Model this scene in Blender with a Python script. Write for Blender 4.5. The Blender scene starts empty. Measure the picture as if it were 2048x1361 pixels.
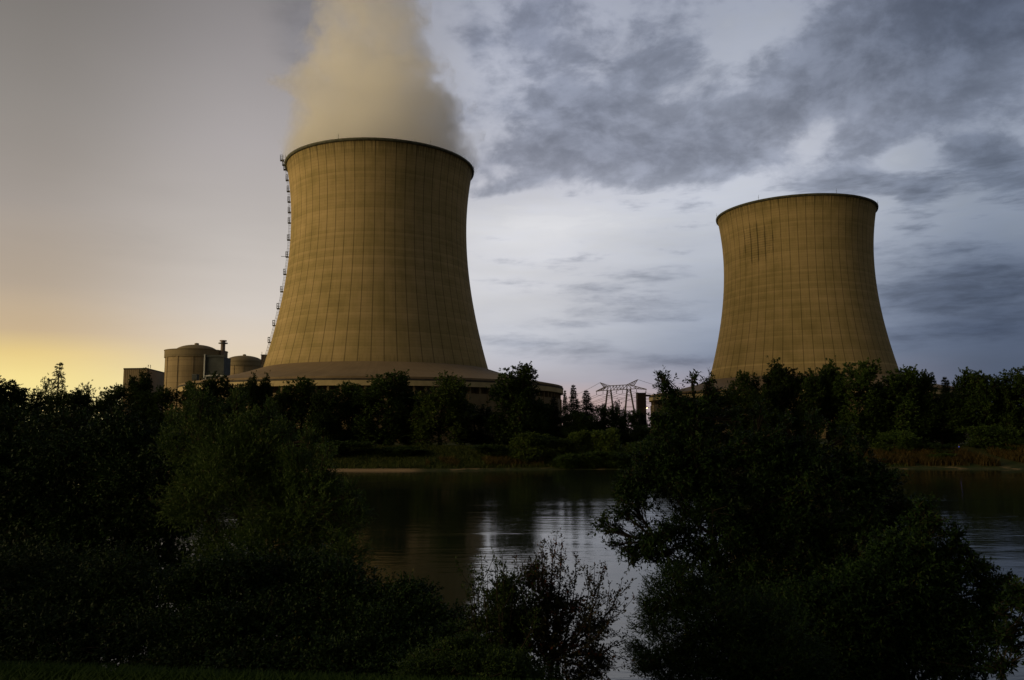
import bpy, math, random
import numpy as np
from mathutils import Matrix, Vector

SC = bpy.context.scene
COL = SC.collection
R = math.radians
PI = math.pi

# ---------------------------------------------------------------- camera
CAM_H, FPX, PITCH, ROLL = 10.0, 1626.1, 0.1102, -0.0037
CAM = bpy.data.objects.new('camera', bpy.data.cameras.new('camera'))
COL.objects.link(CAM)
CAM.data.sensor_width = 36.0
CAM.data.lens = FPX / 2048 * 36.0
CAM.data.clip_start = 0.1
CAM.data.clip_end = 12000
CAM.matrix_world = Matrix.Translation((0, 0, CAM_H)) @ Matrix.Rotation(PI / 2 + PITCH, 4, 'X') @ Matrix.Rotation(ROLL, 4, 'Z')
SC.camera = CAM
SC.view_settings.view_transform = 'Standard'
SC.view_settings.look = 'None'
SC.view_settings.exposure = 0.0
SC.view_settings.gamma = 1.0
SC.cycles.volume_bounces = 10
SC.cycles.max_bounces = 12
SC.cycles.diffuse_bounces = 3
SC.cycles.transparent_max_bounces = 8
SC.cycles.use_denoising = True


def ray(px, py):
    u, v = (px - 1024.0), (py - 680.5)
    c, s = math.cos(-ROLL), math.sin(-ROLL)
    u, v = u * c - v * s, u * s + v * c
    d = Vector((u / FPX, 1.0, -v / FPX))
    return Vector((d.x, d.y * math.cos(PITCH) - d.z * math.sin(PITCH), d.y * math.sin(PITCH) + d.z * math.cos(PITCH)))


def at(px, py, Y):
    """world point seen at a photo pixel, at depth Y metres in front of the camera"""
    d = ray(px, py)
    return Vector((0, 0, CAM_H)) + d * (Y / d.y)


def azel(px, py):
    d = ray(px, py).normalized()
    return math.degrees(math.atan2(d.x, d.y)), math.degrees(math.asin(d.z))


# ---------------------------------------------------------------- node helper
class S:
    """socket wrapper with arithmetic"""
    def __init__(s, nt, sock):
        s.nt, s.s = nt, sock

    def m(s, op, *o, clamp=False):
        n = s.nt.nodes.new('ShaderNodeMath'); n.operation = op; n.use_clamp = clamp
        for i, x in enumerate((s,) + o):
            if isinstance(x, S): s.nt.links.new(x.s, n.inputs[i])
            else: n.inputs[i].default_value = x
        return S(s.nt, n.outputs[0])
    def __add__(s, o): return s.m('ADD', o)
    def __sub__(s, o): return s.m('SUBTRACT', o)
    def __mul__(s, o): return s.m('MULTIPLY', o)
    def __truediv__(s, o): return s.m('DIVIDE', o)
    __radd__ = __add__
    __rmul__ = __mul__


def new(nt, kind, **kw):
    n = nt.nodes.new(kind)
    for k, v in kw.items(): setattr(n, k, v)
    return n


def put(nt, x, inp):
    if isinstance(x, S): nt.links.new(x.s, inp)
    elif x is not None: inp.default_value = x


def noise(nt, vec, scale, detail=4, rough=.55, dist=0.0):
    n = new(nt, 'ShaderNodeTexNoise')
    put(nt, vec, n.inputs['Vector']); n.inputs['Scale'].default_value = scale
    n.inputs['Detail'].default_value = detail; n.inputs['Roughness'].default_value = rough
    n.inputs['Distortion'].default_value = dist
    return S(nt, n.outputs['Fac'])


def sep(nt, vec):
    n = new(nt, 'ShaderNodeSeparateXYZ'); put(nt, vec, n.inputs[0])
    return [S(nt, n.outputs[i]) for i in range(3)]


def comb(nt, x, y, z):
    n = new(nt, 'ShaderNodeCombineXYZ')
    for i, k in enumerate((x, y, z)): put(nt, k, n.inputs[i])
    return S(nt, n.outputs[0])


def smap(nt, x, a, b, c=0.0, d=1.0, smooth=True):
    n = new(nt, 'ShaderNodeMapRange', interpolation_type='SMOOTHSTEP' if smooth else 'LINEAR')
    put(nt, x, n.inputs[0])
    for i, k in enumerate((a, b, c, d)): n.inputs[i + 1].default_value = k
    return S(nt, n.outputs[0])


def mix(nt, f, a, b, mode='MIX'):
    n = new(nt, 'ShaderNodeMix', data_type='RGBA', blend_type=mode)
    put(nt, f, n.inputs[0])
    for k, i in ((a, 6), (b, 7)):
        if isinstance(k, S): nt.links.new(k.s, n.inputs[i])
        else: n.inputs[i].default_value = (*k, 1)
    return S(nt, n.outputs[2])


def lin(c):
    return tuple(((x / 255) / 12.92 if x <= 10.3 else ((x / 255 + .055) / 1.055) ** 2.4) for x in c)


def ramp(nt, f, stops):
    n = new(nt, 'ShaderNodeValToRGB'); put(nt, f, n.inputs[0])
    e = n.color_ramp.elements
    while len(e) < len(stops): e.new(.5)
    for k, (p, c) in enumerate(stops):
        e[k].position = p; e[k].color = (*c, 1)
    return S(nt, n.outputs[0])


# ---------------------------------------------------------------- sky and sun
SUN_AZ, SUN_EL = -109.0, 8.0          # degrees from the view axis, negative = left
W = bpy.data.worlds.new('World'); SC.world = W; W.use_nodes = True
nt = W.node_tree; nt.nodes.clear()
tc = S(nt, new(nt, 'ShaderNodeTexCoord').outputs['Generated'])
dx, dy, dz = sep(nt, tc)
az = dx.m('ARCTAN2', dy) * 57.2958
el = dz.m('ARCSINE') * 57.2958
ee = (el + 5.0) / 65.0


def col(*st):
    return ramp(nt, ee, [((e + 5) / 65, lin(c)) for e, c in st])


cols = [
    (-150, col((-5, (60, 58, 55)), (0, (96, 90, 80)), (20, (92, 88, 84)), (50, (84, 84, 86)))),
    (-85, col((-5, (90, 80, 60)), (1, (215, 170, 95)), (8, (175, 145, 100)), (20, (125, 114, 100)), (50, (86, 85, 86)))),
    (-50, col((-5, (110, 90, 60)), (0, (255, 232, 140)), (4, (255, 226, 128)), (8, (206, 172, 118)), (14, (150, 138, 122)), (29, (108, 104, 100)), (50, (84, 84, 86)))),
    (-32, col((-5, (110, 90, 60)), (0, (255, 242, 165)), (3.2, (250, 228, 152)), (4.8, (238, 210, 142)), (6.2, (206, 182, 148)), (9, (184, 168, 150)), (14, (164, 155, 148)), (20, (146, 140, 135)), (29, (116, 112, 109)), (50, (84, 84, 86)))),
    (-17.5, col((-5, (110, 95, 70)), (3, (238, 220, 178)), (5.6, (224, 208, 188)), (8, (212, 203, 195)), (12.6, (196, 189, 184)), (19, (176, 170, 170)), (25, (152, 147, 148)), (29, (134, 130, 131)), (50, (92, 92, 96)))),
    (0, col((-5, (90, 80, 75)), (1.8, (200, 170, 162)), (3.4, (172, 168, 176)), (6, (186, 188, 196)), (9, (203, 203, 208)), (14, (210, 210, 215)), (18, (192, 193, 203)), (22, (178, 181, 193)), (29, (164, 168, 182)), (50, (96, 100, 108)))),
    (17.5, col((-5, (80, 75, 75)), (2.5, (158, 150, 160)), (5, (128, 139, 160)), (9, (160, 168, 184)), (14, (190, 194, 204)), (19, (190, 193, 204)), (24, (172, 177, 190)), (29, (158, 164, 180)), (50, (92, 97, 106)))),
    (32, col((-5, (60, 60, 65)), (2, (78, 89, 110)), (6, (82, 94, 116)), (10, (108, 119, 139)), (14, (138, 147, 163)), (19, (150, 157, 172)), (24, (130, 138, 155)), (29, (104, 112, 129)), (50, (80, 84, 94)))),
    (75, col((-5, (55, 55, 55)), (2, (88, 94, 106)), (20, (112, 116, 124)), (50, (84, 88, 94)))),
    (150, col((-5, (60, 58, 55)), (0, (96, 90, 80)), (20, (92, 88, 84)), (50, (84, 84, 86)))),
]
sky = cols[0][1]
for (a0, _), (a1, c1) in zip(cols, cols[1:]):
    sky = mix(nt, smap(nt, az, a0, a1), sky, c1)
# clouds: banks of dark cloud at their bearings, edges broken up by noise
CLOUDS = [(1150, 115, 150, 105, 0, .74), (1320, 300, 190, 38, 8, .74), (1010, 377, 60, 12, 14, .8), (1200, 245, 170, 50, 0, .48), (1080, 320, 110, 26, 12, .45),
          (1560, 200, 240, 60, 24, .74), (1830, 100, 190, 80, 18, .85), (2030, 40, 120, 120, 0, .75), (1730, 320, 100, 34, 35, .50), (1430, 110, 110, 46, 0, .25),
          (1838, 388, 32, 20, 0, 1.0), (1765, 364, 70, 16, -12, .78), (2000, 315, 80, 44, -42, .80), (1880, 590, 150, 26, 4, .34), (1660, 372, 36, 12, 0, .45),
          (1420, 332, 70, 26, 0, .5), (1050, 505, 36, 12, 0, .14), (1090, 690, 170, 12, -3, .36), (1260, 722, 160, 14, -2, .36), (1200, 600, 110, 50, 0, .2), (1180, 648, 120, 7, 2, .25),
          (1180, 560, 120, 26, 4, .12), (1330, 620, 80, 24, 8, .24), (600, 50, 56, 95, 0, .42), (1930, 500, 80, 26, 10, .12), (300, 500, 200, 60, 0, .16), (950, 100, 36, 60, 0, .35), (1060, 40, 60, 40, 0, .3),
          (1930, 660, 150, 16, 2, .3), (1800, 480, 50, 16, 20, .1),
          (1640, 258, 50, 30, 25, -.5), (1800, 314, 46, 18, 10, -.5), (1985, 262, 46, 18, -20, -.4), (1120, 440, 130, 40, 0, -.3), (1500, 40, 90, 40, 0, -.15), (1900, 560, 190, 90, 0, .30), (2035, 466, 30, 14, 0, -.4), (1660, 330, 90, 40, 0, .2), (1490, 355, 60, 16, 0, -.3), (1440, 560, 40, 60, 0, -.25), (1900, 440, 80, 18, 0, -.3)]
g = None
for px, py, sx, sy, rot, amp in CLOUDS:
    a0, e0 = azel(px, py)
    k = 57.3 / FPX
    c, s_ = math.cos(R(rot)), math.sin(R(rot))
    da, de = az - a0, el - e0
    p = (da * c + de * s_) / (sx * k * 1.25)
    q = (de * c - da * s_) / (sy * k * 1.25)
    t = ((p * p + q * q) * -1.0).m('EXPONENT') * amp
    g = t if g is None else g + t
wv = comb(nt, dx, dy, dz * 1.7 + (dz * 3.2).m('MINIMUM', .9))
warp = new(nt, 'ShaderNodeTexNoise'); put(nt, wv, warp.inputs['Vector']); warp.inputs['Scale'].default_value = 5; warp.inputs['Detail'].default_value = 3
wm = new(nt, 'ShaderNodeVectorMath', operation='MULTIPLY_ADD')
nt.links.new(warp.outputs['Color'], wm.inputs[0]); wm.inputs[1].default_value = (.07, .07, .07); nt.links.new(wv.s, wm.inputs[2])
wv2 = S(nt, wm.outputs[0])
n1 = noise(nt, wv2, 9.0, 10, .57)
n2 = noise(nt, wv2, 3.2, 6, .5)
n3 = noise(nt, wv2, 22.0, 6, .6)
gate = smap(nt, az, -14, 0, .10, 1.0)
cov = g + ((n1 - .5) * 2.2 + (n3 - .5) * 1.0) * gate * smap(nt, el, 3, 17, .34, 1.0)
c1 = smap(nt, cov, .08, .66)
c3 = smap(nt, cov, .55, 1.5)
c2 = smap(nt, cov, -.5, .35)
dark = mix(nt, c1, (1, 1, 1), (.66, .685, .735))
dark = mix(nt, 1.0, dark, mix(nt, c3, (1, 1, 1), (.70, .71, .73)), 'MULTIPLY')
soft = mix(nt, c2, (1.12, 1.12, 1.10), (.92, .93, .95))
bil = smap(nt, n3, .32, .68, 1.16, .88)
dark = mix(nt, c1, dark, mix(nt, 1.0, dark, comb(nt, bil, bil, bil), 'MULTIPLY'))
fr = smap(nt, cov, -.30, .16) * (c1 * -1.0 + 1.0) * gate * .11 + 1.0
sky = mix(nt, 1.0, sky, comb(nt, fr, fr, fr), 'MULTIPLY')
sky = mix(nt, 1.0, sky, dark, 'MULTIPLY')
sky = mix(nt, gate, sky, mix(nt, 1.0, sky, soft, 'MULTIPLY'))
gr = smap(nt, n2, .3, .7, .90, 1.08)
grc = comb(nt, gr, gr, gr)
sky = mix(nt, gate * .75 + .25, sky, mix(nt, 1.0, sky, grc, 'MULTIPLY'))
bgc = new(nt, 'ShaderNodeBackground'); put(nt, sky, bgc.inputs[0]); bgc.inputs[1].default_value = 1.0
nish = new(nt, 'ShaderNodeTexSky', sky_type='NISHITA', sun_disc=False)
nish.sun_elevation = R(SUN_EL); nish.sun_rotation = R(SUN_AZ); nish.air_density = 1.5; nish.dust_density = 3.0
bgn = new(nt, 'ShaderNodeBackground'); nt.links.new(nish.outputs[0], bgn.inputs[0]); bgn.inputs[1].default_value = .06
ms = new(nt, 'ShaderNodeMixShader'); ms.inputs[0].default_value = .95
nt.links.new(bgn.outputs[0], ms.inputs[1]); nt.links.new(bgc.outputs[0], ms.inputs[2])
nt.links.new(ms.outputs[0], new(nt, 'ShaderNodeOutputWorld').inputs[0])

SUN = bpy.data.objects.new('sun', bpy.data.lights.new('sun', 'SUN'))
COL.objects.link(SUN)
SUN.data.energy = 2.65
SUN.data.color = (1.0, .77, .42)
SUN.data.angle = R(40)
sd = Vector((math.sin(R(SUN_AZ)) * math.cos(R(SUN_EL)), math.cos(R(SUN_AZ)) * math.cos(R(SUN_EL)), math.sin(R(SUN_EL))))
SUN.rotation_euler = sd.to_track_quat('Z', 'Y').to_euler()


# ---------------------------------------------------------------- object helpers
def tag(o, label=None, cat=None, group=None, kind=None):
    if label: o['label'] = label
    if cat: o['category'] = cat
    if group: o['group'] = group
    if kind: o['kind'] = kind
    return o


def empty(name, loc, label=None, cat=None, group=None, rz=0.0):
    o = bpy.data.objects.new(name, None); COL.objects.link(o)
    o.location = loc; o.rotation_euler = (0, 0, rz); o.empty_display_size = .5
    return tag(o, label, cat, group)


def link(name, me, mat, parent=None, loc=None):
    o = bpy.data.objects.new(name, me); COL.objects.link(o)
    if mat is not None:
        me.materials.clear(); me.materials.append(mat)
    if parent is not None: o.parent = parent
    if loc is not None: o.location = loc
    return o


def mesh_np(name, V, F, smooth=False, tint=None):
    """V (n,3) array, F (m,4) quad array"""
    me = bpy.data.meshes.new(name)
    V = np.ascontiguousarray(V, np.float32); F = np.ascontiguousarray(F, np.int32)
    me.vertices.add(len(V)); me.vertices.foreach_set('co', V.ravel())
    k = F.shape[1]
    me.loops.add(F.size); me.loops.foreach_set('vertex_index', F.ravel())
    me.polygons.add(len(F)); me.polygons.foreach_set('loop_start', np.arange(0, F.size, k, dtype=np.int32))
    if tint is not None:
        a = me.attributes.new('tint', 'FLOAT', 'FACE'); a.data.foreach_set('value', np.ascontiguousarray(tint, np.float32))
    me.update(calc_edges=True)
    if smooth: me.polygons.foreach_set('use_smooth', np.ones(len(F), bool))
    return me


class MB:
    """collects boxes, bars, tubes, lathes into ONE mesh"""
    def __init__(s): s.v, s.f = [], []

    def box(s, x0, y0, z0, x1, y1, z1, mtx=None):
        b = len(s.v)
        for z in (z0, z1):
            for x, y in ((x0, y0), (x1, y0), (x1, y1), (x0, y1)):
                p = Vector((x, y, z)); s.v.append(tuple(mtx @ p if mtx else p))
        for q in ((3, 2, 1, 0), (4, 5, 6, 7), (0, 1, 5, 4), (1, 2, 6, 5), (2, 3, 7, 6), (3, 0, 4, 7)):
            s.f.append([b + i for i in q])

    def bar(s, a, b, w, w2=None):
        a, b = Vector(a), Vector(b); w2 = w if w2 is None else w2
        d = (b - a).normalized(); u = d.cross(Vector((0, 0, 1)))
        if u.length < 1e-4: u = Vector((1, 0, 0))
        u.normalize(); v = d.cross(u)
        k = len(s.v)
        for p, ww in ((a, w), (b, w2)):
            for i, j in ((-1, -1), (1, -1), (1, 1), (-1, 1)): s.v.append(tuple(p + u * i * ww / 2 + v * j * ww / 2))
        for q in ((3, 2, 1, 0), (4, 5, 6, 7), (0, 1, 5, 4), (1, 2, 6, 5), (2, 3, 7, 6), (3, 0, 4, 7)):
            s.f.append([k + i for i in q])

    def tube(s, pts, rad, n=6):
        pts = [Vector(p) for p in pts]; k = len(s.v)
        for i, p in enumerate(pts):
            d = (pts[min(i + 1, len(pts) - 1)] - pts[max(i - 1, 0)]).normalized()
            u = d.cross(Vector((.13, .97, .21))); u.normalize(); w = d.cross(u)
            r = rad[i] if hasattr(rad, '__len__') else rad
            for j in range(n):
                a = 2 * PI * j / n; s.v.append(tuple(p + (u * math.cos(a) + w * math.sin(a)) * r))
        for i in range(len(pts) - 1):
            for j in range(n):
                j2 = (j + 1) % n
                s.f.append([k + i * n + j, k + i * n + j2, k + (i + 1) * n + j2, k + (i + 1) * n + j])

    def lathe(s, prof, n=64, a0=0.0, a1=2 * PI, loop=False, c=(0, 0)):
        k = len(s.v); full = abs(a1 - a0 - 2 * PI) < 1e-6; m = n if full else n + 1
        for r, z in prof:
            for j in range(m):
                a = a0 + (a1 - a0) * j / n; s.v.append((c[0] + r * math.cos(a), c[1] + r * math.sin(a), z))
        L = len(prof)
        for i in range(L if loop else L - 1):
            i2 = (i + 1) % L
            for j in range(n):
                j2 = (j + 1) % m
                s.f.append([k + i * m + j, k + i * m + j2, k + i2 * m + j2, k + i2 * m + j])

    def build(s, name, mat, parent=None, smooth=False, loc=None):
        me = bpy.data.meshes.new(name); me.from_pydata(s.v, [], s.f); me.update()
        if smooth: me.polygons.foreach_set('use_smooth', np.ones(len(s.f), bool))
        return link(name, me, mat, parent, loc)


def dup(o, loc, scale, rz):
    """copy a thing with its parts (and theirs)"""
    c = o.copy(); COL.objects.link(c); c.location = loc; c.scale = scale; c.rotation_euler = (0, 0, rz)
    for ch in list(o.children):
        d = ch.copy(); COL.objects.link(d); d.parent = c
        for gch in list(ch.children):
            e = gch.copy(); COL.objects.link(e); e.parent = d
    return c


# ---------------------------------------------------------------- materials
def mat(name):
    m = bpy.data.materials.new(name); m.use_nodes = True
    m.node_tree.nodes.clear(); return m, m.node_tree


def finish(nt, color, rough=.8, spec=.3, bump=None, bstr=.3, bdist=.1, metal=0.0, ior=None):
    p = new(nt, 'ShaderNodeBsdfPrincipled')
    put(nt, color if isinstance(color, S) else (*color, 1), p.inputs['Base Color'])
    put(nt, rough, p.inputs['Roughness']); p.inputs['Specular IOR Level'].default_value = spec
    p.inputs['Metallic'].default_value = metal
    if ior: p.inputs['IOR'].default_value = ior
    if bump is not None:
        b = new(nt, 'ShaderNodeBump'); put(nt, bump, b.inputs['Height']); b.inputs['Strength'].default_value = bstr
        b.inputs['Distance'].default_value = bdist; nt.links.new(b.outputs[0], p.inputs['Normal'])
    nt.links.new(p.outputs[0], new(nt, 'ShaderNodeOutputMaterial').inputs[0])


def objco(nt):
    return S(nt, new(nt, 'ShaderNodeTexCoord').outputs['Object'])


def simple(name, c, var=.25, scale=.6, rough=.8, spec=.3, metal=0.0):
    m, nt = mat(name); o = objco(nt)
    n = noise(nt, o, scale, 5, .6)
    f = smap(nt, n, .3, .7)
    finish(nt, mix(nt, f, tuple(x * (1 - var) for x in c), tuple(x * (1 + var) for x in c)), rough, spec, n, .2, .05, metal)
    return m


NRIB = 60


def concrete_shell(name, stain=None, stripe=None):
    m, nt = mat(name); o = objco(nt); x, y, z = sep(nt, o)
    ang = y.m('ARCTAN2', x)
    k = ang * (NRIB / (2 * PI))
    lift = z / 1.45
    wn = new(nt, 'ShaderNodeTexWhiteNoise', noise_dimensions='1D'); put(nt, lift.m('FLOOR'), wn.inputs['W'])
    wl = S(nt, wn.outputs['Value'])
    wn2 = new(nt, 'ShaderNodeTexWhiteNoise', noise_dimensions='2D'); put(nt, comb(nt, k.m('FLOOR'), lift.m('FLOOR'), 0.0), wn2.inputs['Vector'])
    wp = S(nt, wn2.outputs['Value'])
    big = noise(nt, comb(nt, ang * 2.2, z * .035, 3.0), 2.2, 5, .6)
    streak = noise(nt, comb(nt, ang * 55.0, z * .05, 7.0), 1.0, 4, .6)
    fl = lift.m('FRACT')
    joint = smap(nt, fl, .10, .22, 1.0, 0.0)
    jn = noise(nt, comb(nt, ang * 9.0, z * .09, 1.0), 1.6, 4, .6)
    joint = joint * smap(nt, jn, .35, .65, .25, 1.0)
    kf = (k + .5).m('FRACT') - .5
    rib_shade = smap(nt, kf.m('ABSOLUTE'), .028, .05, 1.0, 0.0)  # shade lines of the wind ribs, painted on a smooth shell
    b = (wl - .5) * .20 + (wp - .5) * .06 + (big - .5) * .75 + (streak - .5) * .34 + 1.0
    b = b * (joint * -.15 + 1.0) * (rib_shade * -.52 + 1.0)
    topd = smap(nt, z, 136, 146, 0, 1) * smap(nt, streak, .38, .66, 0, 1)
    b = b * (topd * -.55 + 1.0)
    low = smap(nt, z, 41, 46, 1, 0) * smap(nt, streak, .4, .7)
    b = b * (low * -.3 + 1.0)
    if stain:
        a0, z0, sa, sz = stain
        p = (ang - a0) / sa; q = (z - z0) / sz
        gs = ((p * p + q * q) * -1.0).m('EXPONENT')
        sn = noise(nt, comb(nt, ang * 40.0, z * .14, 2.0), 1.0, 5, .65)
        st = smap(nt, gs + (sn - .5) * 2.2, .30, .8) * smap(nt, gs, .05, .3)
        b = b * (st * -.10 + 1.0) * (st * joint * -.5 + 1.0) * (st * smap(nt, kf.m('ABSOLUTE'), .03, .16, 1, 0) * -.45 + 1.0)
    if stripe:
        s0 = smap(nt, (z - stripe).m('ABSOLUTE'), .5, .8, 1, 0)
        b = b * (s0 * .22 + 1.0)
    hue = smap(nt, big + (wl - .5) * .2, .3, .7)
    c = mix(nt, hue, (.314, .240, .100), (.328, .242, .114))
    c = mix(nt, 1.0, c, comb(nt, b, b, b), 'MULTIPLY')
    fine = noise(nt, o, 1.2, 6, .65)
    finish(nt, c, .9, .15, fine - joint * .6, .35, .12)
    return m


def leaf_mat(name, c0, c1, c2=None, frac=.0, trans=.22):
    m, nt = mat(name)
    t = S(nt, new(nt, 'ShaderNodeAttribute', attribute_name='tint').outputs['Fac'])
    rnd = S(nt, new(nt, 'ShaderNodeObjectInfo').outputs['Random'])
    c = mix(nt, smap(nt, t, 0, 1, smooth=False), c0, c1)
    if c2: c = mix(nt, smap(nt, t, 1 - frac - .04, 1 - frac + .04), c, c2)
    v = rnd * .5 + .75
    c = mix(nt, 1.0, c, comb(nt, v, v, v), 'MULTIPLY')
    p = new(nt, 'ShaderNodeBsdfPrincipled'); put(nt, c, p.inputs['Base Color'])
    p.inputs['Roughness'].default_value = .6; p.inputs['Specular IOR Level'].default_value = .12
    tr = new(nt, 'ShaderNodeBsdfTranslucent'); put(nt, c, tr.inputs[0])
    mx = new(nt, 'ShaderNodeMixShader'); mx.inputs[0].default_value = trans
    nt.links.new(p.outputs[0], mx.inputs[1]); nt.links.new(tr.outputs[0], mx.inputs[2])
    nt.links.new(mx.outputs[0], new(nt, 'ShaderNodeOutputMaterial').inputs[0])
    return m


def emit(name, c, s):
    m, nt = mat(name); e = new(nt, 'ShaderNodeEmission'); e.inputs[0].default_value = (*c, 1); e.inputs[1].default_value = s
    nt.links.new(e.outputs[0], new(nt, 'ShaderNodeOutputMaterial').inputs[0]); return m


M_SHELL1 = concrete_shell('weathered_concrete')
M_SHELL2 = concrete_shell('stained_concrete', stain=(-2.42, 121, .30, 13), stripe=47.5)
M_RIM = simple('mossy_rim', (.075, .075, .05), .35, .5)
def roof_mat():
    m, nt = mat('skirt_roofing'); o = objco(nt); x, y, z = sep(nt, o)
    ang = y.m('ARCTAN2', x)
    st = noise(nt, comb(nt, ang * 38.0, (x * x + y * y).m('SQRT') * .03, 0.0), 1.0, 5, .65)
    bg = noise(nt, o, .09, 5, .6)
    b = (st - .5) * .55 + (bg - .5) * .5 + 1.0
    sm = smap(nt, (ang * (120 / (2 * PI))).m('FRACT'), .0, .06, .75, 1.0)
    b = b * sm
    finish(nt, mix(nt, 1.0, (.21, .150, .085), comb(nt, b, b, b), 'MULTIPLY'), .85, .2, st, .2, .1)
    return m


M_ROOF = roof_mat()
M_BAND = simple('lit_pale_band', (.42, .33, .17), .12, .4)  # brighter lit look of the fascia is painted into this base colour
M_WALL = simple('brown_cladding', (.16, .118, .058), .2, .3)
M_GUTTER = simple('dark_gutter', (.05, .042, .03), .3, .5)
M_DARK = simple('dark_recess', (.02, .018, .014), .3, .5)
M_STEEL = simple('galvanised_steel', (.12, .13, .13), .2, 2.0, .5, .4)
M_PYLON = simple('pylon_steel', (.055, .042, .036), .2, 1.0, .6, .4)
M_BARK = simple('bark', (.026, .021, .015), .35, 6.0, .95, .1)
def banded(name, c, step, var):
    m, nt = mat(name); o = objco(nt); x, y, z = sep(nt, o)
    q = z / step
    wn = new(nt, 'ShaderNodeTexWhiteNoise', noise_dimensions='1D'); put(nt, q.m('FLOOR'), wn.inputs['W'])
    bg = noise(nt, o, .08, 5, .6); stk = noise(nt, comb(nt, x * .6, y * .6, z * .03), 1.0, 5, .65)
    b = (S(nt, wn.outputs['Value']) - .5) * .18 + (bg - .5) * var + (stk - .5) * .5 + 1.0
    b = b * smap(nt, q.m('FRACT'), .04, .12, .72, 1.0)
    finish(nt, mix(nt, 1.0, c, comb(nt, b, b, b), 'MULTIPLY'), .9, .15, stk, .2, .1); return m


M_REACT = banded('reactor_concrete', (.30, .225, .125), 4.0, .6)
M_REACT2 = banded('reactor_concrete_dark', (.21, .165, .095), 4.0, .6)
M_CHIM = simple('chimney_concrete', (.34, .28, .24), .12, .3)
M_BOX = simple('hall_cladding', (.22, .165, .09), .12, .1)
M_BLUE = simple('blue_grey_cladding', (.060, .068, .066), .2, .3)
M_WHITE = simple('white_painted_steel', (.5, .5, .47), .1, .5)
M_BLOCK = simple('dark_block_concrete', (.06, .042, .034), .2, .3)
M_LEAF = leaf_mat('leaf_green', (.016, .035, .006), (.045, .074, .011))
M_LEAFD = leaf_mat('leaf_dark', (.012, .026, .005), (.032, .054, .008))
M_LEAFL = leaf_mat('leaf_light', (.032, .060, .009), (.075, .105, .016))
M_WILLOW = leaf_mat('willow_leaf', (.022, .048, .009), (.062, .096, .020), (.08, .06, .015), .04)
M_ASH = leaf_mat('shaded_ash_leaf', (.004, .014, .002), (.018, .040, .005), (.05, .042, .006), .03, .10)  # near foliage: albedo lowered to stand in for shade from unmodelled trees
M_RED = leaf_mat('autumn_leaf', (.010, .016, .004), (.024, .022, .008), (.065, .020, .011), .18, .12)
M_NEEDLE = leaf_mat('needle', (.005, .011, .004), (.014, .024, .007))
M_REED = leaf_mat('reed', (.036, .032, .008), (.085, .054, .014))
M_GRASS = leaf_mat('grass_blade', (.012, .028, .004), (.028, .050, .007))
M_BANKGRASS = leaf_mat('bank_grass', (.022, .042, .008), (.060, .064, .014))

# ---------------------------------------------------------------- ground and river
SHORE = 203.0


def hfun(x, y):
    """terrain height; x, y arrays"""
    ye = 5.35 - .17 * np.clip(x, -30, 4)
    t = np.clip((y - ye) / 19.0, 0, 1.25)
    near = 8.3 - 9.6 * (t * t * (3 - 2 * np.minimum(t, 1)) * .45 + t * .55)
    near = np.where(y < ye, 8.3, near)
    sh = SHORE + 3.2 * np.sin(x * .021 + .6) + 1.6 * np.sin(x * .083) + np.where(x > 40, -2.5 * np.clip((x - 40) / 60, 0, 1), 0)
    u = y - sh
    far = np.where(u < 0, np.maximum(u * .14, -2.5), np.where(u < 5, u * .10, np.minimum(.5 + (u - 5) * .19, 5.0)))
    far = far + np.where(u > 6, .25 * np.sin(x * .31) * np.sin(y * .23), 0)
    return np.where(y < 90, np.maximum(near, -2.5), far)


def ground_z(x, y):
    return float(hfun(np.array([x], float), np.array([y], float))[0])


ys = np.concatenate([np.linspace(-40, 3, 14), np.linspace(3.4, 34, 78), np.linspace(38, 185, 30), np.linspace(188, 270, 110), np.linspace(280, 900, 40), np.geomspace(950, 9000, 18)])
xs = np.concatenate([-np.geomspace(9000, 330, 16), np.linspace(-320, -32, 60), np.linspace(-30, 30, 121), np.linspace(32, 320, 60), np.geomspace(330, 9000, 16)])
X, Y = np.meshgrid(xs, ys)
Z = hfun(X, Y)
ni, nj = X.shape
idx = np.arange(ni * nj).reshape(ni, nj)
F = np.stack([idx[:-1, :-1], idx[:-1, 1:], idx[1:, 1:], idx[1:, :-1]], -1).reshape(-1, 4)
m, nt = mat('soil_and_turf'); o = objco(nt); x, y, z = sep(nt, o)
n = noise(nt, o, .25, 6, .6); n_f = noise(nt, o, 5.0, 5, .65)
turf = mix(nt, smap(nt, n, .35, .65), (.022, .034, .009), (.050, .050, .018))
sand = mix(nt, smap(nt, n_f, .3, .7), (.20, .135, .07), (.30, .21, .115))
sh = smap(nt, z + (n - .5) * .5, .42, .62, 1, 0) * smap(nt, y, 150, 160)
sx_ = smap(nt, x, -28, -20, 1, .0)
sand_f = (sh * (sx_ + smap(nt, n, .55, .68) * .7)).m('MINIMUM', 1.0)
finish(nt, mix(nt, sand_f, turf, sand), .95, .1, n_f, .5, .08)
tag(link('ground', mesh_np('ground', np.stack([X, Y, Z], -1).reshape(-1, 3), F, True), m), kind='structure')

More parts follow.
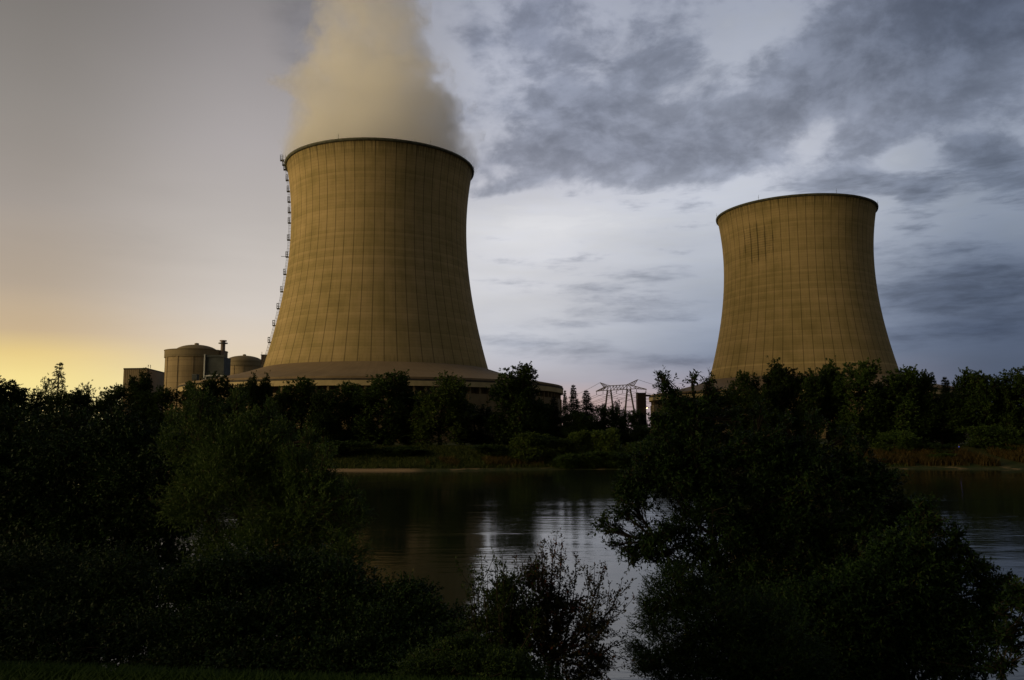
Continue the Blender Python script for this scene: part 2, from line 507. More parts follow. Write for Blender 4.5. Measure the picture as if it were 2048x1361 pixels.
m, nt = mat('river_water'); o = objco(nt); x, y, z = sep(nt, o)
w1 = noise(nt, comb(nt, x * .45, y * 1.0, 0.0), 1.8, 5, .6)
w2 = noise(nt, comb(nt, x * .26, y * 1.0, 4.0), .50, 3, .5)
w4 = noise(nt, comb(nt, x * .35, y * 1.0, 6.0), 1.1, 3, .5)
w3 = noise(nt, comb(nt, x * .6, y * 1.0, 9.0), 5.0, 3, .5)
patch = noise(nt, comb(nt, x * .012, y * .05, 2.0), 1.0, 3, .55)
pf = smap(nt, patch, .40, .60, .30, 1.0)
h = (w1 * .016 + w2 * .060 + w4 * .045 + w3 * .005) * pf
finish(nt, (.012, .016, .009), .06, .5, h, 1.0, .55, 0.0, 1.33)
wx = np.array([-2500, 2500.]); wy = np.array([8, 240.])
tag(link('river', mesh_np('river', np.array([[-2500, 8, 0], [2500, 8, 0], [2500, 230, 0], [-2500, 230, 0.]]), np.array([[0, 1, 2, 3]])), m), kind='structure')

# ---------------------------------------------------------------- cooling towers
ZT, RT = 115.0, 45.3


def shell_r(z):
    b = 97.5 if z < ZT else 86.0
    r = RT * math.sqrt(1 + ((z - ZT) / b) ** 2)
    return r + (max(0, z - 143.6) / 3.2) ** 2 * .35


def profile_mesh():
    zs = np.concatenate([np.linspace(40.4, 143, 84), np.linspace(144, 146.8, 5)])
    fr, off = [], []
    for k in range(NRIB):
        for f, o_ in ((-.1, 0), (0, 0), (.1, 0), (.28, 0), (.45, 0), (.58, 0), (.74, 0)):
            fr.append((k + f) / NRIB * 2 * PI); off.append(o_)
    fr, off = np.array(fr), np.array(off); na = len(fr)
    rr = np.array([shell_r(z) for z in zs])
    rad = rr[:, None] + off[None]
    Vo = np.stack([rad * np.cos(fr), rad * np.sin(fr), np.repeat(zs[:, None], na, 1)], -1).reshape(-1, 3)
    ri = np.repeat((rr - .7)[:, None], na, 1)
    Vi = np.stack([ri * np.cos(fr), ri * np.sin(fr), np.repeat(zs[:, None], na, 1)], -1).reshape(-1, 3)
    nz = len(zs); I = np.arange(nz * na).reshape(nz, na); J = np.roll(I, -1, 1)
    Fo = np.stack([I[:-1], J[:-1], J[1:], I[1:]], -1).reshape(-1, 4)
    off2 = nz * na
    Fi = np.stack([I[1:], J[1:], J[:-1], I[:-1]], -1).reshape(-1, 4) + off2
    Ft = np.stack([I[-1], J[-1], J[-1] + off2, I[-1] + off2], -1)
    return mesh_np('shell', np.concatenate([Vo, Vi]), np.concatenate([Fo, Fi, Ft]))


RB, ZB = 95.0, 31.6
TOWERS = []
for k, (tx, ty, ms_, lab) in enumerate(((-69.14, 418.74, M_SHELL1, 'larger, nearer concrete cooling tower on the left, steaming, with an access ladder up its edge'),
                                        (182.56, 512.33, M_SHELL2, 'smaller, more distant concrete cooling tower on the right, without steam'))):
    T = empty('cooling_tower', (tx, ty, 0), lab, 'cooling tower', 'cooling towers of the power station')
    TOWERS.append(T)
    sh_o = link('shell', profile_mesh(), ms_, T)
    rm = MB(); rt = shell_r(146.8)
    rm.lathe([(rt + .02, 145.8), (rt + .6, 146.0), (rt + .75, 147.0), (rt + .25, 147.2), (rt - .9, 147.2), (rt - .95, 146.6), (rt - .75, 146.3)], 180)
    ro = rm.build('rim', M_RIM, T, True)
    view = math.atan2(-ty, -tx)
    for da in (-.42, .5, 1.42, -1.35):
        r_ = MB(); a = view + da; q = Vector(((rt + .5) * math.cos(a), (rt + .5) * math.sin(a), 147))
        r_.tube([q, q + Vector((0, 0, 3.0))], [.10, .06], 5); r_.bar(q + Vector((-.35, 0, 1.6)), q + Vector((.35, 0, 1.6)), .1)
        r_.build('lightning_rod', M_STEEL, T)
    rf = MB(); rf.lathe([(56.0, 41.0), (57.4, 40.7), (66, 37.9), (78, 34.9), (RB - .4, ZB + .15), (RB, ZB), (RB, ZB - .75), (RB - 1.0, ZB - .75), (78, 33.6), (56.0, 39.4)], 240, loop=True)
    rfo = rf.build('skirt_roof', M_ROOF, T, False)
    gt = MB(); gt.lathe([(RB - 1.2, ZB - .8), (RB + .35, ZB - .8), (RB + .35, ZB - 1.5), (RB - 1.2, ZB - 1.5)], 240, loop=True)
    gt.build('gutter_shade_ring', M_GUTTER, T)  # dark-coloured ring: gutter plus the shaded gap under the eave, painted in
    bd = MB(); bd.lathe([(RB - 1.4, ZB - 1.55), (RB + .25, ZB - 1.55), (RB + .25, ZB - 3.7), (RB - 1.4, ZB - 3.7)], 240, loop=True)
    bd.build('fascia_band', M_BAND, T)
    cl = MB(); nb = 120 * 4; zc = (25.25, ZB - 3.72)
    for zc_ in zc:
        for j in range(nb):
            rr_ = RB - 1.0 if j % 4 < 2 else RB - 4.5
            a = 2 * PI * ((j // 4) + (0, .18, .181, .999)[j % 4]) / 120
            cl.v.append((rr_ * math.cos(a), rr_ * math.sin(a), zc_))
    for j in range(nb):
        j2 = (j + 1) % nb; cl.f.append([j, j2, nb + j2, nb + j])
    cl.build('inlet_colonnade', M_WALL, T)
    wl = MB(); wl.lathe([(RB - 4.4, 25.2), (RB - .9, 25.2), (RB - .9, 2.0)], 240)
    for a in np.linspace(0, 2 * PI, 60, endpoint=False):
        wl.box(-.35, -.5, 2.0, .35, .5, 25.15, Matrix.Rotation(a + .05, 4, 'Z') @ Matrix.Translation((RB - .9, 0, 0)))
    for zz in (8, 13, 18.5): wl.lathe([(RB - .85, zz), (RB - .7, zz), (RB - .7, zz + .35), (RB - .85, zz + .35)], 240, loop=True)
    wl.build('base_wall', M_WALL, T)
    # pale stair tower standing out of the wall
    a = view + (-.30 if k == 0 else .6)
    st = MB(); st.box(-1.2, -2.6, 2, 1.2, 2.6, ZB - 3.8, Matrix.Rotation(a, 4, 'Z') @ Matrix.Translation((RB - .2, 0, 0)))
    for zz in (10, 16, 22): st.box(1.2, -2.6, zz, 1.45, 2.6, zz + .5, Matrix.Rotation(a, 4, 'Z') @ Matrix.Translation((RB - .2, 0, 0)))
    st.build('stair_shaft', M_BAND, T)

# ladder with platforms on the left edge of the nearer tower
T1 = TOWERS[0]
aL = math.atan2(-418.74, 69.14) - PI / 2 + .075
uL = Vector((math.cos(aL), math.sin(aL), 0)); vL = Vector((-math.sin(aL), math.cos(aL), 0))


def on_shell(z, out): return uL * (shell_r(z) + out) + Vector((0, 0, z))


ld = MB()
zz = np.linspace(41, 148, 60)
for o_ in (.5, 1.1):
    for s_ in (-.3, .3): ld.tube([on_shell(z, o_) + vL * s_ for z in zz], .06, 4)
for z in np.arange(41, 148, 1.5):
    ld.bar(on_shell(z, .5), on_shell(z, 1.1), .09); ld.bar(on_shell(z, .0), on_shell(z, .5), .07)
LO = ld.build('access_ladder', M_STEEL, T1)
T1Y = 418.74 + 48 * math.sin(aL)
for py in (322, 331, 340, 361, 383, 404, 425, 446, 480, 514, 549, 584, 618, 652, 686):
    z = at(575, py, T1Y).z
    big = 1.9 if py < 341 else 1.5
    pb = MB(); P0 = on_shell(z, .1); mt = Matrix.Translation(P0) @ Matrix.Rotation(aL, 4, 'Z')
    pb.box(0, -1.1, -.25, big, 1.1, .15, mt)
    for ax in (.6, big - .05):
        for s_ in (-1.05, 1.05): pb.box(ax - .09, s_ - .09, .15, ax + .09, s_ + .09, 2.6, mt)
    for h_ in (1.2, 2.45):
        pb.box(big - .12, -1.1, h_, big, 1.1, h_ + .2, mt)
        for s_ in (-1.1, 1.0): pb.box(.4, s_, h_, big, s_ + .1, h_ + .2, mt)
    if py == 514: pb.box(big, -.1, 0, big + 2.2, .1, .2, mt)
    pb.build('platform', M_STEEL, LO)

# steam
def plume_c(z):
    t = (z - 146) / 90
    return -3.5 * t - 2.0 * math.sin(t * 2.2), 0.0


def plume_r(z):
    if z < 147.4: return 43.5
    t = (z - 147) / 90
    return 50.5 - 23 * min(t, 1.0) - 4.0 * max(0, t - 1) + 2.0 * math.sin(t * 5)


pm = MB(); zl = [139, 143, 147.5] + list(np.linspace(154, 330, 24)); n_ = 48
for z in zl:
    cx, cy = plume_c(z); rr = plume_r(z) * (1.0 if z < 147 else 1.0 + .28 * min(1, (z - 147) / 30))
    for j in range(n_):
        a = 2 * PI * j / n_; w = 1 + (0 if z < 150 else .07 * math.sin(3 * a + z * .05) + .05 * math.sin(5 * a - z * .09))
        pm.v.append((cx + rr * w * math.cos(a), cy + rr * w * math.sin(a), z))
for i in range(len(zl) - 1):
    for j in range(n_):
        j2 = (j + 1) % n_; pm.f.append([i * n_ + j, i * n_ + j2, (i + 1) * n_ + j2, (i + 1) * n_ + j])
pm.f.append(list(range(n_))[::-1]); pm.f.append([(len(zl) - 1) * n_ + j for j in range(n_)])
m, nt = mat('steam'); o = objco(nt); x, y, z = sep(nt, o)
t = (z - 146.0) / 90.0
cx = t * -3.5 - (t * 2.2).m('SINE') * 2.0
rr = (t.m('MINIMUM', 1.0).m('MAXIMUM', 0.0)) * -23.0 + 50.5
ddx = x - cx
rad = (ddx * ddx + y * y).m('SQRT') / rr
wn = new(nt, 'ShaderNodeTexNoise'); put(nt, o, wn.inputs['Vector']); wn.inputs['Scale'].default_value = .022; wn.inputs['Detail'].default_value = 2
va = new(nt, 'ShaderNodeVectorMath', operation='MULTIPLY_ADD'); nt.links.new(wn.outputs['Color'], va.inputs[0]); va.inputs[1].default_value = (26, 26, 26); nt.links.new(o.s, va.inputs[2])
nn = noise(nt, S(nt, va.outputs[0]), .030, 8, .62)
amp = smap(nt, z, 146, 185, .7, 3.6)
den = smap(nt, rad * -1.0 + smap(nt, z, 146, 190, 1.12, 1.0) + (nn - .5) * amp, .0, .30)
den = den * smap(nt, z, 139, 150, .4, 1.0) * smap(nt, z, 170, 270, 1.0, .5)
pv = new(nt, 'ShaderNodeVolumePrincipled'); pv.inputs['Color'].default_value = (.995, .99, .98, 1); pv.inputs['Anisotropy'].default_value = .1
put(nt, den * .055, pv.inputs['Density'])
nt.links.new(pv.outputs[0], new(nt, 'ShaderNodeOutputMaterial').inputs['Volume'])
m.cycles.volume_step_rate = .35
tag(pm.build('steam_plume', m, None, False, (-69.14, 418.74, 0)), 'pale steam plume rising out of the top of the left cooling tower', 'steam')


# ---------------------------------------------------------------- reactor buildings
def px_per_m(Y): return FPX / Y


def reactor(pxl, pxr, ytop, ydome, Yd, dome_f, name_label, belt, domeh):
    c = at((pxl + pxr) / 2, ytop, Yd); rad = (at(pxr, ytop, Yd) - at(pxl, ytop, Yd)).length / 2 * .985
    b = empty('reactor_building', (c.x, c.y, 4.5), name_label, 'reactor building', 'domed reactor buildings')
    zt = c.z - 4.5; zd = at((pxl + pxr) / 2, ydome, Yd).z - 4.5
    w = MB(); w.lathe([(rad - .8, 0), (rad - .8, zt - belt)], 96)
    for a in np.arange(0, 2 * PI, PI / 6): w.box(-.25, -.8, 0, .25, .8, zt - belt, Matrix.Rotation(a + .25, 4, 'Z') @ Matrix.Translation((rad - .7, 0, 0)))
    w.build('wall', M_REACT, b, False)
    e = MB(); e.lathe([(rad - .8, zt - belt), (rad, zt - belt), (rad, zt - .5), (rad + .3, zt - .45), (rad + .3, zt), (rad * dome_f - .3, zt + .05)], 96)
    e.build('parapet_belt', M_REACT2, b, False)
    rd = rad * dome_f; hh = zd - zt
    d = MB(); d.lathe([(rd * math.cos(t) if domeh else rd * (1 - (t / (PI / 2)) ** 1.6), zt + .05 + hh * (math.sin(t))) for t in np.linspace(0, PI / 2 - .02, 14)], 72)
    d.build('dome', M_REACT2, b, True)
    v = MB(); v.lathe([(1.6, zd - .15), (1.6, zd + 1.2), (.1, zd + 1.6)], 12); v.build('dome_vent', M_REACT2, b)
    return b, rad, zt


RA, ra, zta = reactor(333, 453, 703, 690.5, 600, .68, 'large round reactor building with flat-shouldered dome behind the left treetops', 5.5, False)
cA = Vector(RA.location)
# annex of blue-grey cladding in a white frame, chimney, gantry beam, tank
p0, p1 = at(413, 751, 574), at(450, 712, 574)
an = MB(); an.box(p0.x + .4, 572, p0.z - 6, p1.x, 586, p1.z - 1.0); ao = an.build('cladding_panel', M_BLUE, RA); ao.location = -cA
fr = MB(); fr.box(p0.x - .3, 571.4, p0.z - 1, p0.x + .39, 572.6, p1.z + .6); fr.box(p0.x - .3, 571.2, p1.z - .95, p1.x + .5, 572.8, p1.z + .3)
fr.box(p1.x + .05, 571.3, p0.z - 1, p1.x + .4, 572.7, p1.z - 1); fo = fr.build('frame', M_BLUE, RA); fo.location = -cA
wp = MB(); wp.bar((p0.x - .6, 571, p0.z - 6), (p0.x - .6, 571, p1.z + .8), .8); wo = wp.build('downpipe', M_WHITE, RA); wo.location = -cA
q0, q1 = at(409, 752.5, 565), at(462, 755, 565)
gb = MB(); gb.bar(q0, at(433, 750.5, 565), .9); gb.bar(at(433, 750.5, 565), q1, .9)
for px in (411, 436, 455): gb.bar(at(px, 753, 565.6), at(px, 775, 565.6), .6)
go = gb.build('gantry', M_WHITE, RA); go.location = -cA
c0 = at(445.5, 707, 592); c1_ = at(445.5, 682, 592); wch = 3.1
ch = MB(); ch.lathe([(wch * .55, c0.z - 8), (wch * .5, c1_.z - .6), (wch * .8, c1_.z - .5), (wch * .8, c1_.z - 1.6 + 1.9), (wch * .55, c1_.z + .4)], 20, c=(c0.x, c0.y)); 
co = ch.build('chimney', M_CHIM, RA, True); co.location = -cA
cp = MB(); cp.lathe([(wch * .5, c1_.z - 2.2), (wch * 1.05, c1_.z - 2.2), (wch * 1.05, c1_.z - 1.5), (wch * .5, c1_.z - 1.5)], 20, c=(c0.x, c0.y), loop=True)
cpo = cp.build('chimney_platform', M_STEEL, RA); cpo.location = -cA
RB2, _, _ = reactor(451, 526, 725, 712, 790, .97, 'smaller domed reactor building half hidden between the large reactor and the left cooling tower', 4.5, True)

tk = empty('water_tank', at(391, 770, 556), 'small blue tank on legs before the large reactor building', 'tank')
t0 = at(386, 760, 556); t1 = at(396, 750, 556); lo = -Vector(tk.location)
b = MB(); b.box(t0.x, 554, t0.z, t1.x, 558, t1.z); b.build('tank_body', M_BLUE, tk).location = lo
b = MB(); b.box(t0.x - .15, 553.8, t1.z + .003, t1.x + .15, 558.2, t1.z + .3); b.build('tank_lid', M_STEEL, tk).location = lo
for px in (387, 395):
    b = MB(); b.bar((at(px, 760, 556).x, 556, 4), (at(px, 760, 556).x, 556, t0.z), .5); b.build('leg', M_STEEL, tk).location = lo

# boxy hall left of the reactor
h0, h1, h2 = at(247.5, 736.5, 590), at(293.5, 736.2, 588), at(334, 742, 640)
hb = empty('turbine_hall', (h1.x, h1.y, 4.5), 'plain box-shaped brown hall left of the large reactor building', 'building')
lo = Vector((-h1.x, -h1.y, -4.5)); bk = h0 + (h2 - h1); zt = h1.z


def prism(pts, z0, z1):
    mb = MB(); n = len(pts)
    for z in (z0, z1):
        for p in pts: mb.v.append((p[0], p[1], z))
    for i in range(n): mb.f.append([i, (i + 1) % n, n + (i + 1) % n, n + i])
    mb.f.append(list(range(n))[::-1]); mb.f.append([n + i for i in range(n)])
    return mb


quad = [(h0.x, h0.y), (h1.x, h1.y), (h2.x, h2.y), (bk.x, bk.y)]
w = prism(quad, 4, zt - 1.0)
w.build('wall', M_BOX, hb).location = lo
cxm = sum(p[0] for p in quad) / 4; cym = sum(p[1] for p in quad) / 4
big = [(cxm + (p[0] - cxm) * 1.012, cym + (p[1] - cym) * 1.012) for p in quad]
prism(big, zt - .997, zt).build('parapet', M_GUTTER, hb).location = lo
b = MB()
for k in range(1, 12):
    t = k / 12; p = h0.lerp(h1, t); b.box(p.x - .12, p.y - .14, 5, p.x + .12, p.y, zt - 1.1)
b.build('wall_seam', M_BOX, hb).location = lo
b = MB(); q = h1.lerp(h2, .05); b.bar((q.x + 1, q.y + 2, zt), (q.x + 1, q.y + 2, zt + 2.6), .3); b.build('mast', M_STEEL, hb).location = lo

# dark block peeping out at the left foot of the near tower
s0, s1 = at(521.5, 735, 640), at(531, 711, 640)
sb = empty('service_block', (s0.x, 640, 4.5), 'dark narrow block squeezed between the small dome and the left cooling tower', 'building')
lo = Vector((-s0.x, -640, -4.5))
b = MB(); b.box(s0.x, 640, 4, s1.x + 6, 650, s1.z); b.build('wall', M_BLOCK, sb).location = lo
b = MB(); b.box(s0.x - .3, 639.7, s1.z + .003, s1.x + 6.3, 650.3, s1.z + .6)
b.bar((s0.x + .4, 640.5, s1.z + .6), (s0.x + .4, 640.5, s1.z + 2.8), .25); b.build('roof', M_GUTTER, sb).location = lo

# tall dark stair block beside the right tower
YB = 500
a0, a1 = at(1276, 850, YB), at(1292, 787, YB)
tb = empty('stair_tower', (a0.x, YB, 4.5), 'tall dark slab tower linked by a footbridge to the right cooling tower', 'building')
lo = Vector((-a0.x, -YB, -4.5))
b = MB(); b.box(a0.x, YB, 4, a1.x, YB + 6, a1.z); b.build('wall', M_BLOCK, tb).location = lo
b = MB(); b.box(a0.x - .15, YB - .15, a1.z + .003, a1.x + .15, YB + 6.15, a1.z + .35)
b.bar((a1.x - .3, YB + .5, a1.z + .3), (a1.x - .3, YB + .5, a1.z + 1.3), .2); b.build('roof', M_GUTTER, tb).location = lo
f0, f1 = at(1292.2, 795, YB), at(1302, 789.5, YB)
b = MB(); b.box(f0.x, YB + 1, f0.z + .5, f1.x, YB + 3, f1.z); b.build('footbridge', M_BLOCK, tb).location = lo
b = MB(); k0 = at(1273, 801, YB); b.box(k0.x, YB, k0.z, a0.x - .003, YB + 1, k0.z + .7); b.bar((k0.x + .3, YB + .5, k0.z), (k0.x + .3, YB + .5, k0.z - 9), .22)
b.build('bracket', M_STEEL, tb).location = lo


def lamp(name, px, py, Y, c, s, rad, label, dirx, bw=.18):
    p = at(px, py, Y)
    e = empty(name, p, label, 'lamp')
    b = MB(); h_ = bw * 7; b.bar((dirx * bw * 9, 0, h_), (0, 0, h_), bw); b.bar((0, 0, h_), (0, 0, h_ * .4), bw); b.lathe([(.05, .75), (rad * 1.5, .35), (rad * 1.5, .25)], 12); b.build('bracket', M_GUTTER, e)
    g_ = MB(); g_.lathe([(rad * math.cos(t), rad * math.sin(t)) for t in np.linspace(-PI / 2 + .05, PI / 2 - .05, 8)], 12); g_.build('bulb', emit(name + '_light', c, s), e, True)


lamp('wall_lamp', 1294.2, 816.5, YB - .6, (1, .72, .38), 4.0, .42, 'lit warm white lamp on the side of the tall dark slab tower', -1)
p_red = at(1357.5, 822.5, 432)
lamp('warning_lamp', 1357.5, 822.5, 432, (1, .22, .10), 2.2, .40, 'small red lamp glowing through the trees below the right cooling tower', 1)
lamp('signal_lamp', 1918, 894, 213, (.2, .2, 1), .5, .11, 'tiny blue light under the trees above the orange reeds', 1, .05)

# ---------------------------------------------------------------- pylon and cables
YP = 640


def P(px, py, dy=0.0):
    v = at(px, py, YP + (1243 - px) * .12 + dy); return v


py_ = empty('power_pylon', (P(1240, 870).x, YP, 4.5), 'steel lattice power pylon with two splayed legs and a long crossbeam between the towers', 'pylon')
lo = Vector((-P(1240, 870).x, -YP, -4.5))


def add(mb, name): 
    o = mb.build(name, M_PYLON, py_); o.location = lo; return o


def lattice(mb, A, B, n, w):
    """two polylines A, B joined by zigzag bracing"""
    A = [Vector(a) for a in A]; B = [Vector(a) for a in B]
    mb.bar(A[0], A[1], w); mb.bar(B[0], B[1], w)
    pa = [A[0].lerp(A[1], i / n) for i in range(n + 1)]; pb = [B[0].lerp(B[1], i / n) for i in range(n + 1)]
    for i in range(n):
        mb.bar(pa[i], pb[i], w * .7); mb.bar(pb[i], pa[i + 1], w * .7)
    mb.bar(pa[n], pb[n], w * .7)


for (tl, tr, yt, bl, br, yb) in ((1214.8, 1221.6, 781, 1204.5, 1232, 870), (1254.3, 1260.6, 779, 1246, 1277, 872)):
    L = MB()
    for (a, b_) in ((tl, bl), (tr, br)):
        lattice(L, (P(a - .7, yt), P(b_ - 1.2, yb)), (P(a + .7, yt, 1.5), P(b_ + 1.2, yb, 4)), 16, .55)
    for f in (.38, .12): L.bar(P(tl + (bl - tl) * f, yt + (yb - yt) * f), P(tr + (br - tr) * f, yt + (yb - yt) * f), .35)
    L.bar(P(tl, yt), P(tr, yt), .4); L.bar(P(tl, yt + 8), P(tr, yt), .3); L.bar(P(tr, yt + 8), P(tl, yt), .3)
    add(L, 'leg')
cb = MB()
top = [(1192, 783), (1213.5, 772.5), (1221, 772), (1253, 770.2), (1261, 770.4), (1293, 779)]
bot = [(1192, 783.4), (1204.6, 781.5), (1221, 781), (1253, 779), (1272, 778), (1293, 779.4)]
for (a, b_, c, d, n_) in zip(top, top[1:], bot, bot[1:], (3, 2, 5, 2, 4)):
    for dy in (-1.2, 1.2): lattice(cb, (P(*a, dy), P(*b_, dy)), (P(*c, dy), P(*d, dy)), n_, .52)
    cb.bar(P(*b_, -1.2), P(*b_, 1.2), .3); cb.bar(P(*d, -1.2), P(*d, 1.2), .3)
add(cb, 'crossbeam')
for (tip, ba, bb) in (((1200.3, 765.6), (1213.8, 771.5), (1208, 775.5)), ((1275.5, 759.6), (1253.5, 770), (1268, 771.5))):
    hn = MB(); lattice(hn, (P(*ba), P(*tip)), (P(*bb), P(*tip)), 5, .42); hn.bar(P(*ba), P(*bb), .3); add(hn, 'earth_wire_peak')
HANG = [(1193, 783.5), (1206, 782), (1233, 781), (1245, 780.4), (1273, 778.5), (1292, 779.5)]
for hx, hy in HANG:
    s_ = MB(); a = P(hx, hy); s_.tube([a, a + Vector((0, 0, -.6)), a + Vector((0, 0, -2.6))], [.08, .2, .2], 6); add(s_, 'insulator')
CAB = 'power cables strung from the pylon'
k = 0
for hx, hy in HANG + [(1200.3, 765.6), (1275.5, 759.6)]:
    a = P(hx, hy) + Vector((0, 0, -2.6 if hy > 770 else 0))
    for side in (-1, 1):
        b_ = at(hx + (-170 if side < 0 else 260), 822 if side < 0 else 806, 800)
        sag = 5.0
        pts = [a.lerp(b_, t) + Vector((0, 0, -4 * sag * t * (1 - t))) for t in np.linspace(0, 1, 17)]
        c = MB(); c.tube(pts, .11, 4)
        tag(c.build('power_cable', M_GUTTER), 'thin dark power cable sagging away from the pylon crossbeam', 'cable', CAB)

# ---------------------------------------------------------------- foliage
rng = np.random.default_rng(7)


def unit(v): return v / np.maximum(np.linalg.norm(v, axis=-1, keepdims=True), 1e-9)


def spray_leaves(rg, P0, D, L, n, ll, lw, tint, ang=.85, droop=.15):
    """leaves set along twigs: P0 (k,3) bases, D (k,3) directions -> V, F, tint"""
    k = len(P0)
    t = (np.arange(n)[None] + rg.uniform(0, 1, (k, n))) / n * .85 + .15
    d = np.repeat(D[:, None], n, 1)
    rv = unit(rg.normal(size=(k, n, 3))); side = unit(np.cross(d, rv))
    a = ang * rg.uniform(.5, 1.3, (k, n, 1))
    ld = unit(d * np.cos(a) + side * np.sin(a) + np.array([0, 0, -droop]))
    base = P0[:, None] + d * (t * L[:, None])[..., None] + np.array([0, 0, -1.0]) * (droop * .3 * (t ** 2) * L[:, None])[..., None]
    s = rg.uniform(.65, 1.25, (k, n, 1))
    wv = unit(np.cross(ld, unit(rg.normal(size=(k, n, 3)) * .6 + np.array([0, 0, 1.0]))))
    nv = np.cross(ld, wv)
    b = base; tip = base + ld * ll * s; mid = base + ld * ll * s * .45
    V = np.stack([b, mid + wv * lw * .5 * s + nv * lw * .12, tip, mid - wv * lw * .5 * s + nv * lw * .12], 2).reshape(-1, 3)
    F = np.arange(k * n * 4).reshape(-1, 4)
    tt = np.clip(np.repeat(tint[:, None], n, 1) * .6 + rg.uniform(0, .4, (k, n)), 0, 1).ravel()
    return V, F, tt


def merge(parts):
    V = np.concatenate([p[0] for p in parts]); T = np.concatenate([p[2] for p in parts])
    o = 0; Fs = []
    for v, f, _ in parts: Fs.append(f + o); o += len(v)
    return V, np.concatenate(Fs), T


def curve(a, b, bend, n=6):
    a, b = np.array(a, float), np.array(b, float)
    t = np.linspace(0, 1, n)[:, None]
    return a + (b - a) * t + np.array(bend) * (4 * t * (1 - t))


def lobe_tree(seed, base, lobes, trunk_r, nspray, L, nleaf, ll, lw, clumps=14, clump_r=.33, up=.25, droop=.15, twig=.012, nsub=10, ang=.85, stems=1):
    """lobes: list of (centre(3), radii(3)); returns trunk MB and leaf arrays (coordinates relative to base)"""
    rg = np.random.default_rng(seed); base = np.array(base, float)
    lobes = [(np.array(c, float) - base, np.array(r, float)) for c, r in lobes]
    wts = np.array([(r[0] * r[2]) for c, r in lobes]); wts = wts / wts.sum()
    tb = MB(); parts = []
    rmax = max(r.max() for c, r in lobes); top = max((q for q in lobes if q[1].max() > .5 * rmax), key=lambda q: q[0][2])[0]
    trunk = curve((0, 0, -.4), (top[0] * .85, top[1] * .85, top[2]), rg.normal(size=3) * np.array([.03, .03, 0]) * top[2], 10)
    tb.tube(trunk, list(np.linspace(trunk_r, trunk_r * .12, 10)), 8)
    for li, (c, r) in enumerate(lobes):
        k = max(6, int(nspray * wts[li]))
        hz = np.clip((c[2] - np.linalg.norm(c[:2] - trunk[0][:2]) * .55) / max(top[2], .1), .08, .9)
        st = trunk[min(9, int(hz * 9))]
        if r.max() < .45 * rmax:
            st = min((c2 for c2, r2 in lobes if r2.max() >= .45 * rmax), key=lambda c2: np.linalg.norm(c2 - c))
        lr = trunk_r * (.18 + .35 * wts[li] ** .5)
        limb = curve(st, c, np.array([0, 0, -.06 * np.linalg.norm(c - st)]) + rg.normal(size=3) * .03 * np.linalg.norm(c - st), 7)
        tb.tube(limb, list(np.linspace(lr, lr * .3, 7)), 6)
        nc = max(4, int(clumps * (1 if len(lobes) < 3 else 1)))
        cd = unit(rg.normal(size=(nc, 3)) + np.array([0, 0, .25]))
        cc = cd * (rg.uniform(.25, 1.0, (nc, 1)) ** .45) * (1 - clump_r * .6)
        ci = rg.integers(0, nc, k)
        q = cc[ci] + np.clip(rg.normal(size=(k, 3)), -1.7, 1.7) * clump_r * .62
        pos = c + q * r
        out = unit(q * r / r.mean() * .9 + rg.normal(size=(k, 3)) * .42 + np.array([0, 0, up]))
        Ls = L * rg.uniform(.6, 1.3, k)
        tint = np.clip(.5 + .36 * rg.normal(size=nc)[ci] + .18 * rg.normal(size=k), 0, 1)
        parts.append(spray_leaves(rg, pos - out * Ls[:, None] * .5, out, Ls, nleaf, ll, lw, tint, ang, droop))
        for j in range(min(nc, nsub)):
            e = c + cc[j] * r; s0 = limb[rg.integers(2, 7)]
            sb_ = curve(s0, e, rg.normal(size=3) * .06 * np.linalg.norm(e - s0), 5)
            tb.tube(sb_, list(np.linspace(lr * .35, twig, 5)), 5)
            mem = np.where(ci == j)[0][:5]
            for i in mem:
                tb.tube(curve(e, pos[i] + out[i] * Ls[i] * .4, rg.normal(size=3) * .03, 3), [twig * .9, twig * .7, twig * .4], 4)
    return tb, merge(parts)


def make_tree(name, loc, tb, leaves, leafm, label, cat, group=None):
    e = empty(name, loc, label, cat, group)
    tb.build('trunk', M_BARK, e, True)
    V, F_, T_ = leaves
    link('crown', mesh_np('crown', V, F_, False, T_), leafm, e)
    return e


# --- prototypes for the far bank (about 20 m tall, standing at the origin)
def round_lobes(rg, h, w, n, low=.12):
    out = [((0, 0, h * .62), (w * .36, w * .36, h * .34))]
    for i in range(n):
        a = rg.uniform(0, 2 * PI); z = rg.uniform(low + .12, .9); rr = w * .5 * (math.sin(PI * min(.97, z * .82 + .12)) ** .6) * rg.uniform(.5, .78)
        s = rg.uniform(.15, .25)
        out.append(((rr * math.cos(a), rr * math.sin(a), h * z), (w * s, w * s, h * s * .85)))
    return out


